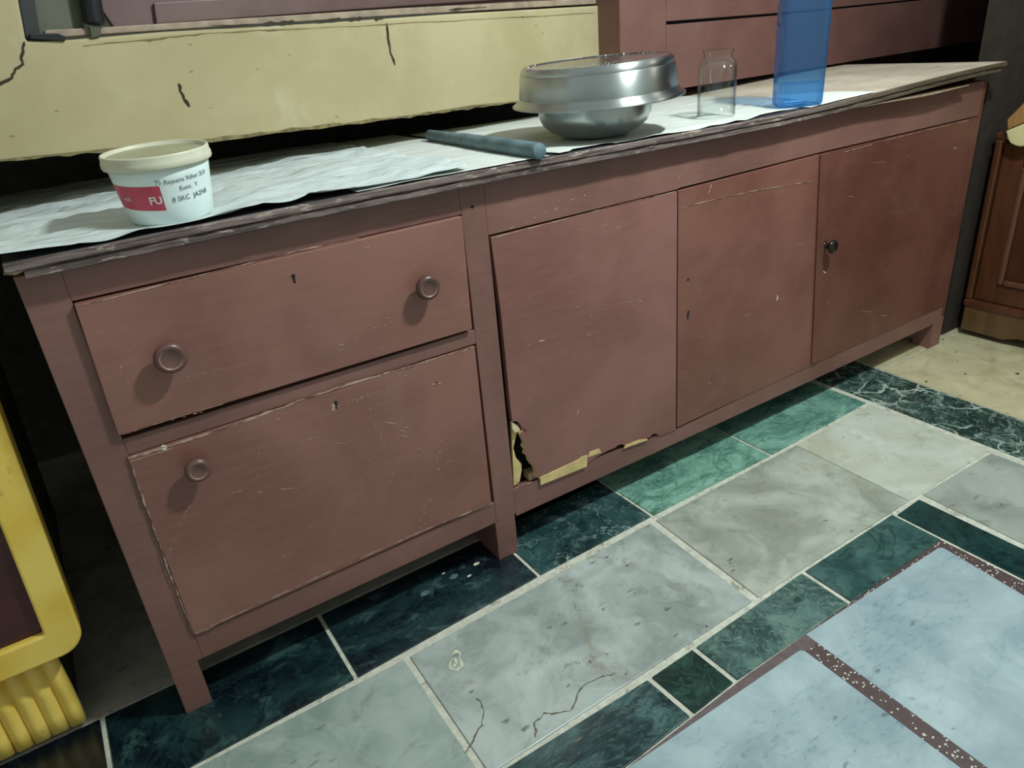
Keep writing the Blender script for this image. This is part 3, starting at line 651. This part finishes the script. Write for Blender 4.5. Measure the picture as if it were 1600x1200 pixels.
# peeling veneer under the right end
rows = []
for i in range(40):
    t = i / 39; u = 1050 + 465 * t; v = 228 - 95.5 * t
    p = F(u, v, -.0255); bulge = .008 * math.exp(-((t - .86) / .12) ** 2)
    rows.append([p + Vector((0, .002, .0004)), p + Vector((0, .001 - bulge * .6, -.0006 - bulge * .5)), p + Vector((0, .014, -.001))])
MB().grid(rows).build('peeling_veneer', plain('pale_veneer', srgb(128, 110, 88), .7, var=.2, scale=60), wt)

# ------------------------------------------------------------------ paper liners
ZP = .796
def interp(pts, x):
    for (x0, y0), (x1, y1) in zip(pts, pts[1:]):
        if x <= x1: return y0 + (y1 - y0) * (x - x0) / (x1 - x0 + 1e-9)
    return pts[-1][1]
def paper(name, label, front_px, x0, x1, yback, lift, seed, mat, amp=.004, right=None, nx=150, ny=60, dz=0.0, zref=None):
    pts = sorted([(p.x, p.y) for p in (G(u, v, zref or (ZP + warp(.5))) for u, v in front_px)])
    rows = []
    for i in range(nx):
        row = []
        for j in range(ny):
            x = x0 + (x1 - x0) * i / (nx - 1); yf = interp(pts, x); t = j / (ny - 1)
            yb = yback(x) if callable(yback) else yback
            yf = max(-.0268, yf + .011); y = yf + (yb - yf) * t
            if right: x = min(x, right(y))
            v = Vector((x * 8 + seed, y * 24 + x * 5, seed)); c = mnoise.noise(v) + .6 * mnoise.noise(v * 2.1) + .9 * (1 - abs(mnoise.noise(Vector((x * 10, y * 34 + x * 9, seed + 4)))) * 2)
            hgt = amp * max(0, c * .5 + .42) * (1 - smooth(.55, .95, t) * .6) * min(smooth(r0, r0 + .05, math.hypot(x - cx0, y - cy0)) for cx0, cy0, r0 in FEET)
            curl = lift * math.exp(-t * 14) * (.5 + .5 * math.sin(x * 31 + seed))
            row.append((x, y, ZP + dz + warp(x) + hgt + curl))
        rows.append(row)
    o = MB().grid(rows).build(name, mat, smooth_=True, recalc=False)
    md = o.modifiers.new('thickness', 'SOLIDIFY'); md.thickness = .0006; md.offset = 1
    return tag(o, label, 'paper', 'white liner papers on the worktop')
FEET = ((.207, .055, .060), (1.0, .085, .07), (1.312, .07, .045), (1.515, .02, .06), (.80, .10, .02)) + tuple((.80 + .003 * q_, .02 + .05 * q_, .012) for q_ in range(10))
s1 = [(-30,424),(0,417),(39,408),(55,401),(70,398),(97,392),(120,388),(153,388),(179,386),(198,386),(227,377),(258,371),(300,364),(337,354),(386,339),(412,339),(439,330),(500,313),(560,310),(593,305),(610,297),(650,289),(687,283),(723,274),(745,262),(765,256)]
xs1 = G(742,270,ZP).x
paper('paper_sheet', 'crinkled white paper liner under the plastic tub, at the left end', s1, -.012, xs1, .62, .0015, 1.3, M_paper, .011, dz=.0012)
s2 = [(640,296),(700,287),(757,272),(786,264),(835,252),(858,246)]
paper('paper_sheet', 'smooth white paper liner under the grey-blue rod', s2, G(690,287,ZP).x - .12, G(858,246,ZP).x, .62, .001, 4.1, M_paper2, .002)
s3 = [(850,240),(886,242),(900,235),(957,224),(1000,224),(1025,216),(1150,191),(1203,175),(1284,159.5),(1300,157)]
paper('paper_sheet', 'white paper liner under the steel bowl and the glass', s3, G(853,241,ZP).x + .003, G(1300,157,ZP).x, .56, .0012, 7.7, M_paper2, .0035, dz=.0002)
s4 = [(1284,167),(1310,161),(1340,154),(1360,149.5),(1376,146)]
z4 = ZP + warp(1.66); xa4 = G(1286, 166, z4).x; xq = G(1377, 146, z4).x
paper('paper_sheet', 'short white paper liner with a rounded end, right of the blue bottle', s4, xa4, xq, lambda x: .02 + .20 * math.sqrt(max(0, 1 - (max(0, x - xa4 - .05) / (xq - xa4 - .05)) ** 2)), .001, 9.2, M_paper3, .0012, nx=60, ny=30, dz=.0014, zref=z4)

# ------------------------------------------------------------------ plastic tub
TC = Vector((.207, .055, ZP + .0022))
tub = thing('plastic_tub', 'white plastic tub with a lid, red band and black printing', 'tub', TC)
def tubr(z): return .0545 + (.0655 - .0545) * (z / .080)
M_tub = plain('white_tub_plastic', srgb(222, 236, 232), .35, var=.03)
M_lid = plain('cream_lid_plastic', srgb(206, 204, 180), .4, var=.05)
MB().lathe([(0, 0), (.051, 0), (.0545, .003), (tubr(.03), .03), (tubr(.06), .06), (tubr(.080), .080), (tubr(.080) - .002, .080), (.052, .006), (0, .004)], TC, n=72).build('body', M_tub, tub, smooth_=True)
MB().lathe([(.0652, .075), (.0692, .0742), (.0704, .0765), (.0700, .0825), (.0688, .0845), (.0690, .0895), (.0682, .0915), (.0664, .0918), (.0650, .0900), (.0640, .0868), (.060, .0862), (0, .0860)], TC, n=72, mfun=lambda k: 1 if k >= 9 else 0).build('lid', [M_lid, plain('shaded_lid_disc', srgb(158, 156, 124), .35, var=.12, scale=14)], tub, smooth_=True)  # lid disc darkened to olive for shade and the wall's reflection
def oncone(a, z, off=.0004):
    r = tubr(z) + off; return Vector((TC.x + r * math.cos(a), TC.y + r * math.sin(a), TC.z + z))
A_R = math.radians(-104)         # right end of the red band
rows = []
for i in range(40):
    a = A_R - math.radians(88) * i / 39
    top = .054 + .0035 * (i / 39); bot = .021 + .006 * (i / 39)
    rows.append([oncone(a, bot + (top - bot) * j / 6) for j in range(7)])
band = MB().grid(rows).build('red_band', plain('red_print', srgb(190, 66, 88), .4, var=.05), tub, smooth_=True)
def cone_text(txt, size, a0, z0, slope, mat, name, par, off=.0008, bold=0):
    cu_ = bpy.data.curves.new('t', 'FONT'); cu_.body = txt; cu_.size = size; cu_.offset = bold; cu_.resolution_u = 2
    o = bpy.data.objects.new('t', cu_); COL.objects.link(o)
    dg = bpy.context.evaluated_depsgraph_get(); me = bpy.data.meshes.new_from_object(o.evaluated_get(dg))
    bpy.data.objects.remove(o); mb = MB(); vs = []
    for v in me.vertices:
        z = z0 + v.co.y + slope * v.co.x; a = a0 + v.co.x / tubr(max(0, z)); vs.append(oncone(a, z, off))
    mb.add(vs, [list(p.vertices) for p in me.polygons])
    return mb.build(name, mat, par, recalc=False)
M_ink = plain('black_ink', srgb(58, 74, 76), .6)
rad = math.radians
cone_text('75', .0078, rad(-108), .0555, 0, M_ink, 'printing', tub)
cone_text('Rejeena Xther 2U3', .0082, rad(-98), .0548, .03, M_ink, 'printing', tub)
cone_text('Eunn,  Y', .0080, rad(-82), .0440, .03, M_ink, 'printing', tub)
cone_text('8 SKC  JA2N8', .0092, rad(-94), .0300, .04, M_ink, 'printing', tub)
M_wprint = plain('white_print', srgb(226, 214, 214), .5)
cone_text('FU', .0140, rad(-121), .0310, 0, M_wprint, 'band_letters', band, .0010, .0004)
cone_text('esh', .0100, rad(-158), .0360, 0, M_wprint, 'band_letters', band, .0010)

tub.rotation_euler = (.05, -.012, 0); tub.location.z += .0022
# ------------------------------------------------------------------ steel bowl and inverted basin
def steel(name, rough, tint=(.72,.75,.75), aniso=.94):
    k = NM(name); nz = k.noise(7, 3, .5)
    t = k.n('ShaderNodeTangent'); t.direction_type = 'RADIAL'; t.axis = 'Z'; k.nt.links.new(t.outputs[0], k.b.inputs['Tangent'])
    return k.done(tint, k.rng(nz, .3, .7, rough - .03, rough + .05), 1.0, .5, Anisotropic=aniso, Anisotropic_Rotation=.25)
M_steel = steel('brushed_steel', .40, (.52,.55,.54)); M_steel2 = steel('bowl_steel', .26, (.46,.49,.49), .8)
BC = Vector((1.000, .092, ZP + .0022))
bowl = thing('steel_bowl', 'small rounded stainless steel bowl under the upturned basin', 'bowl', BC)
pr = [(0, 0), (.045, 0), (.062, .003), (.085, .012), (.101, .026), (.1085, .042), (.1095, .062), (.1095, .072), (.1085, .072), (.1075, .062), (.106, .043), (.098, .028), (.083, .015), (.06, .006), (0, .004)]
MB().lathe(pr, BC, n=72).build('body', M_steel2, bowl, smooth_=True)
tilt = Vector((-.030, -.012, 1)).normalized()
DC = BC + Vector((.014, .006, .0645))
dish = thing('steel_basin', 'wide stainless steel basin turned upside down over the small bowl', 'basin', DC)
pr = [(.158, .004), (.163, .000), (.166, .001), (.1662, .003), (.160, .007), (.1535, .011), (.1528, .014), (.1512, .0145), (.1512, .0165), (.1522, .0172), (.1478, .054), (.1468, .0555), (.1452, .056), (.1452, .0578), (.1462, .0585), (.1440, .066), (.139, .0695), (.134, .0695)]
MB().lathe(pr, DC, tilt, 96).build('wall', M_steel, dish, smooth_=True)
def dimple():
    k = NM('dimpled_steel'); d = k.vor(95, 'F1', None, .25); k.bump(k.rng(d, .18, .42), .9, .003); return k.done((.70,.72,.70), .22, 1.0)
MB().lathe([(.1345, .0695), (.131, .0672), (.127, .0670), (.10, .0672), (.05, .0675), (0, .0676)], DC, tilt, 96).build('base', dimple(), dish, smooth_=True)

# ------------------------------------------------------------------ glass, bottle
def thinwall(name, face, edge, ior=1.45, rough=.02, diff=0.0, dcol=(.1,.3,.8)):
    k = NM(name); out = k.nt.nodes['Material Output']
    lw = k.n('ShaderNodeLayerWeight'); lw.inputs[0].default_value = .35
    tr = k.n('ShaderNodeBsdfTransparent'); k.put(tr.inputs[0], k.mix(k.rng(lw.outputs[1], .45, 1.0), face, edge))
    gl_ = k.n('ShaderNodeBsdfGlossy'); gl_.inputs['Roughness'].default_value = rough
    fac_ = k.math('ADD', k.math('MULTIPLY', k.math('POWER', lw.outputs[1], 3.5), .7), .04)
    lw.inputs[0].default_value = .5
    m1 = k.n('ShaderNodeMixShader'); k.put(m1.inputs[0], fac_); k.nt.links.new(tr.outputs[0], m1.inputs[1]); k.nt.links.new(gl_.outputs[0], m1.inputs[2])
    last = m1
    if diff:
        tl = k.n('ShaderNodeBsdfTranslucent'); k.put(tl.inputs[0], dcol); df = k.n('ShaderNodeBsdfDiffuse'); k.put(df.inputs[0], dcol)
        ad = k.n('ShaderNodeMixShader'); k.nt.links.new(tl.outputs[0], ad.inputs[1]); k.nt.links.new(df.outputs[0], ad.inputs[2])
        m2 = k.n('ShaderNodeMixShader'); m2.inputs[0].default_value = diff; k.nt.links.new(m1.outputs[0], m2.inputs[1]); k.nt.links.new(ad.outputs[0], m2.inputs[2]); last = m2
    k.nt.links.new(last.outputs[0], out.inputs[0]); return k.mat
def glassmat(name, col, rough=.0, ior=1.45):
    k = NM(name); return k.done(col, rough, 0, .5, Transmission_Weight=1.0, IOR=ior)
GC = Vector((1.314, .072, ZP + .0022))
gl = thing('drinking_glass', 'clear drinking glass standing upside down', 'glass', GC)
R, Hh = .0395, .128
def sect(r, z, sq, n=56, c=GC):
    out = []
    for i in range(n):
        a = 2 * math.pi * i / n; ca, sa = math.cos(a), math.sin(a)
        p = 2 + 3.0 * sq; k = (abs(ca) ** p + abs(sa) ** p) ** (-1 / p); rr = r * (1 + (k - 1) * (.9 if sq else 0))
        aa = .9; x, y = rr * ca, rr * sa
        out.append(c + Vector((x * math.cos(aa) - y * math.sin(aa), x * math.sin(aa) + y * math.cos(aa), z)))
    return out
def loft(rings, cap0=True, cap1=True):
    mb = MB(); n = len(rings[0]); b = 0
    for r in rings: mb.v += r
    for k in range(len(rings) - 1):
        for i in range(n):
            j = (i + 1) % n; mb.f.append([k*n+i, k*n+j, (k+1)*n+j, (k+1)*n+i]); mb.m.append(0)
    if cap0: mb.f.append(list(reversed(range(n)))); mb.m.append(0)
    if cap1: mb.f.append([(len(rings)-1)*n + i for i in range(n)]); mb.m.append(0)
    return mb
prof = [(R - .0022, .0, 0), (R, .0, 0), (R + .0003, .002, 0), (R, .05, 0), (R - .001, .092, .1), (R - .004, .104, .4), (R - .0115, .113, .8), (R - .0125, .118, .9), (R - .009, .125, .9), (R - .0095, Hh, .9), (R - .013, Hh + .0005, .9)]
inner = [(R - .0165, .1265, .8), (R - .0165, .108, .6), (R - .010, .101, .4), (R - .004, .092, .1), (R - .0026, .05, 0), (R - .0022, .0, 0)]
top = [sect(r, z, s) for r, z, s in prof]
mbg = MB(); allr = top + [sect(.006, Hh - .002, .6)]
ob_ = loft([sect(R - .0022, 0, 0)] + [sect(r, z, s) for r, z, s in prof[1:]] + [sect(.002, Hh - .001, .2)], False, True)
ib_ = loft([sect(R - .0022, 0, 0)] + [sect(R - .0026, .05, 0), sect(R - .0035, .090, .1), sect(R - .008, .100, .3), sect(R - .018, .106, .5), sect(.002, .107, .2)], False, True)
n0 = len(ob_.v); ob_.v += ib_.v; ob_.f += [[i + n0 for i in reversed(f)] for f in ib_.f]; ob_.m += ib_.m
ob_.build('body', thinwall('clear_glass', (.97,.985,.98), (.56,.61,.63), 1.5), gl, smooth_=True, merge=True)

PB = Vector((1.514, .022, ZP + .002 + warp(1.515)))
bot = thing('water_bottle', 'tall blue translucent plastic bottle partly filled with water', 'bottle', PB)
bdir = math.atan2(CAM.y - PB.y, CAM.x - PB.x) + math.pi / 2 + .25
def bsec(w, d, z, p=4.2, n=64):
    out = []
    for i in range(n):
        a = 2 * math.pi * i / n; ca, sa = math.cos(a), math.sin(a)
        x = w * math.copysign(abs(ca) ** (2 / p), ca); y = d * math.copysign(abs(sa) ** (2 / p), sa)
        out.append(PB + Vector((x * math.cos(bdir) - y * math.sin(bdir), x * math.sin(bdir) + y * math.cos(bdir), z)))
    return out
w, d = .0495, .0395
rings = [bsec(w - .008, d - .008, 0), bsec(w - .001, d - .001, .003), bsec(w, d, .010), bsec(w + .0005, d, .10), bsec(w + .001, d, .205), bsec(w - .001, d - .001, .209), bsec(w - .001, d - .001, .213), bsec(w + .001, d, .217), bsec(w, d, .25), bsec(.038, .034, .275, 3), bsec(.020, .020, .292, 2), bsec(.0185, .0185, .315, 2)]
M_blue = thinwall('blue_bottle_plastic', (.42,.66,.88), (.20,.40,.70), 1.4, .08, .13, (.14,.40,.80))
bb = loft(rings, True, False).build('body', M_blue, bot, smooth_=True)
MB().lathe([(0, .322), (.0205, .322), (.0215, .318), (.0215, .300), (.019, .300)], PB, n=40).build('cap', plain('blue_cap', srgb(50, 96, 170), .4), bot, smooth_=True)
wr = [bsec(w - .009, d - .009, .0018), bsec(w - .003, d - .003, .005), bsec(w - .0022, d - .0022, .012), bsec(w - .0019, d - .0022, .046)]
loft(wr).build('water', thinwall('clear_water', (.90,.97,1.0), (.7,.85,.95), 1.33, .0, .22, (.45,.85,1.0)), bot, smooth_=False)

# ------------------------------------------------------------------ grey-blue rod
e0 = G(851, 251, ZP + .001); e1 = G(672, 221, ZP + .001); e0.z = ZP + .0150; e1.z = ZP + .0140; e0 += (e1 - e0).normalized() * .012
L = (e1 - e0).length; axr = (e1 - e0).normalized()
def rodm():
    k = NM('dusty_grey_blue_plastic'); nz = k.noise(24, 5, .7, .3); c = k.mix(k.rng(nz, .35, .7), srgb(78, 100, 108), srgb(110, 134, 140)); k.bump(nz, .3, .003); return k.done(c, .6)
pr = [(0, 0), (.0105, 0), (.0132, .002), (.0138, .006), (.0138, L * .40), (.0128, L * .41), (.0128, L * .425), (.0138, L * .435), (.0135, L * .62), (.0125, L * .64), (.0115, L - .004), (.009, L), (0, L)]
rod = MB().lathe(pr, e0, axr, 28).build('rod', rodm(), smooth_=True)
tag(rod, 'dusty grey-blue plastic rod lying across the paper', 'rod')

# ------------------------------------------------------------------ yellow cupboard at the left
YY = .05
yc = thing('yellow_cupboard', 'yellow framed cupboard with a maroon panel and fluted skirt at the left edge', 'cupboard', (-.35, .2, 0))
def yellowm():
    k = NM('yellow_enamel'); nz = k.noise(9, 5, .6, .3); c = k.mix(k.rng(nz, .3, .7), srgb(222, 184, 70), srgb(236, 206, 104))
    c = k.mix(k.math('MULTIPLY', k.rng(k.noise(30, 5, .7), .62, .7), .5), c, srgb(120, 104, 44)); return k.done(c, .45)
M_yel = yellowm()
xr0 = F(122, 985, YY).x; zb1 = F(90, 1030, YY).z; xl0 = -.62; ztop = .82
def rrect(x0, x1, z0, z1, r, y, n=8):
    out = []
    for cx_, cz_, a0 in ((x1 - r, z0 + r, -90), (x1 - r, z1 - r, 0), (x0 + r, z1 - r, 90), (x0 + r, z0 + r, 180)):
        for i in range(n + 1):
            a = math.radians(a0 + 90 * i / n); out.append(Vector((cx_ + r * math.cos(a), y, cz_ + r * math.sin(a))))
    return out
o1 = rrect(xl0, xr0 + .002, zb1, ztop, .035, YY); i1 = rrect(xl0 + .045, xr0 - .045, zb1 + .05, ztop - .05, .004, YY)
sh = lambda loop_, dx: [Vector((p.x + (p.z - zb1) * dx, p.y, p.z)) for p in loop_]
o1 = sh(o1, .05); i1 = sh(i1, .05)
n = len(o1); mb = MB(); bk1 = [p + Vector((0, .045, 0)) for p in o1]; bi1 = [p + Vector((0, .02, 0)) for p in i1]
mb.v = o1 + i1 + bk1 + bi1
for i in range(n):
    j = (i + 1) % n
    mb.f += [[i, j, n + j, n + i], [j, i, 2*n + i, 2*n + j], [n + i, n + j, 3*n + j, 3*n + i]]; mb.m += [0, 0, 0]
mb.build('frame', M_yel, yc, bevel=.004)
MB().prism([p + Vector((0, .012, 0)) for p in i1], (0, .01, 0)).build('panel', plain('dark_maroon_panel', srgb(66, 30, 30), .35, var=.2), yc)
o2 = [Vector((p.x - .01 if p.x > -.3 else p.x, YY + .04, p.z)) for p in o1]
MB().prism(o2, (-.004, .36, 0)).build('body', plain('shade_grey_cupboard_side', srgb(70, 72, 62), .6), yc)  # grey holds the shade of the unlit side
# fluted skirt
rows = []; nf = 66; xs0 = -.60; xs1_ = F(110, 1080, .09).x + .004
for zt_, yo in ((zb1 + .012, .085), (.085, .083), (.045, .080), (.018, .074)):
    row = []
    for i in range(nf * 6 + 1):
        x = xs0 + (xs1_ - xs0) * i / (nf * 6) ; ph = abs(math.sin(math.pi * (xs1_ - x) / .0262))
        fl = 1.0 + .06 * (1 if yo < .08 else 0)
        row.append((x + (.0 if zt_ > .1 else .002), yo + .010 - .012 * ph ** .6, zt_ - (.006 * (1 - ph) if zt_ < .02 else 0)))
    rows.append(row)
sk = MB().grid(rows).build('fluted_skirt', M_yel, yc, smooth_=True)
md = sk.modifiers.new('thickness', 'SOLIDIFY'); md.thickness = .004; md.offset = -1
MB().box((xs0, .10, .0), (xs1_ - .01, .40, zb1 + .01)).build('base', plain('dark_base', srgb(50, 48, 40), .8), yc)

# ------------------------------------------------------------------ brown cupboard at the right
XW = 2.40
bc = thing('brown_cupboard', 'brown polished wooden cupboard with a moulded panel door at the right edge', 'cupboard', (2.6, -.3, 0))
def polish(name, a, b, seed):
    k = NM(name); nz = k.noise(6, 6, .65, .6, k.map((seed,0,0),(0,0,0),(1, 3, .5))); c = k.mix(k.rng(nz, .3, .7), a, b); return k.done(c, .3, 0, .5)
M_br = polish('polished_brown_wood', srgb(74, 42, 26), srgb(96, 56, 34), 1); M_br2 = polish('light_brown_plinth', srgb(86, 62, 40), srgb(106, 78, 50), 2); M_br3 = polish('dark_panel_wood', srgb(64, 34, 22), srgb(82, 46, 30), 3)
Xp = lambda u, v, x=XW: hit(u, v, 0, x)
zc = .60; yN = -.75
MB().box((XW + .02, yN, .05), (XW + .40, -.002, zc)).build('body', M_br, bc, bevel=.003)
pl = Xp(1504, 514); z1_ = Xp(1520, 470).z
MB().prism([(XW - .004, .0, .018), (XW - .004, -.125, .016), (XW - .004, -.17, .030), (XW - .004, yN, .030), (XW - .004, yN, z1_ - .02), (XW - .004, .0, z1_ - .012)], (.03, 0, 0)).build('plinth', M_br2, bc, bevel=.003)
MB().box((XW - .010, yN, z1_ - .018), (XW + .03, .004, z1_ + .004)).build('plinth_moulding', M_br, bc, bevel=.006)
MB().box((XW - .004, -.014, z1_ + .004), (XW + .03, .004, zc)).build('corner_post', M_br, bc, bevel=.004)
dy = -.018
dr = MB().box((XW + .006, -.075, z1_ + .006), (XW + .022, dy, zc - .01)).box((XW + .006, yN, z1_ + .006), (XW + .022, -.0752, z1_ + .065)).box((XW + .006, yN, zc - .06), (XW + .022, -.0752, zc - .01)).build('door', M_br, bc, bevel=.002)
yi, zi = -.076, z1_ + .066
MB().box((XW - .002, yi - .016, zi), (XW + .014, yi, zc - .07)).box((XW - .002, yN, zi), (XW + .014, yi - .0162, zi + .016)).build('panel_moulding', polish('panel_moulding_wood', srgb(84, 52, 36), srgb(104, 66, 48), 4), dr, bevel=.005)
MB().box((XW + .012, yN, zi + .016), (XW + .018, yi - .016, zc - .07)).build('panel', M_br3, dr)
MB().box((XW + .006, yN - .01, zc + .0005), (XW + .41, .012, zc + .02)).build('top', M_br, bc, bevel=.004)
# cream rounded tray hanging over the edge, and the wooden board on it
M_cream = plain('cream_plastic', srgb(226, 214, 158), .5, var=.05)
cpx = [(1571,205),(1574,217),(1578,224),(1586,228),(1594,229.5),(1604,228),(1640,222),(1640,176),(1600,193)]
tag(MB().prism([Xp(u, v, XW - .03) for u, v in cpx], (.012, 0, 0)).build('cream_tray', M_cream, bevel=.004), 'cream plastic tray edge with a rounded corner, on the brown cupboard', 'tray')
bpx = [(1574,203),(1573,187),(1600,160),(1640,122),(1640,172),(1600,192)]
tag(MB().prism([Xp(u, v, XW - .016) for u, v in bpx], (.02, 0, 0)).build('wooden_board', polish('tan_board_wood', srgb(150, 106, 60), srgb(176, 132, 82), 6), bevel=.003), 'tan wooden board leaning behind the cream tray', 'board')
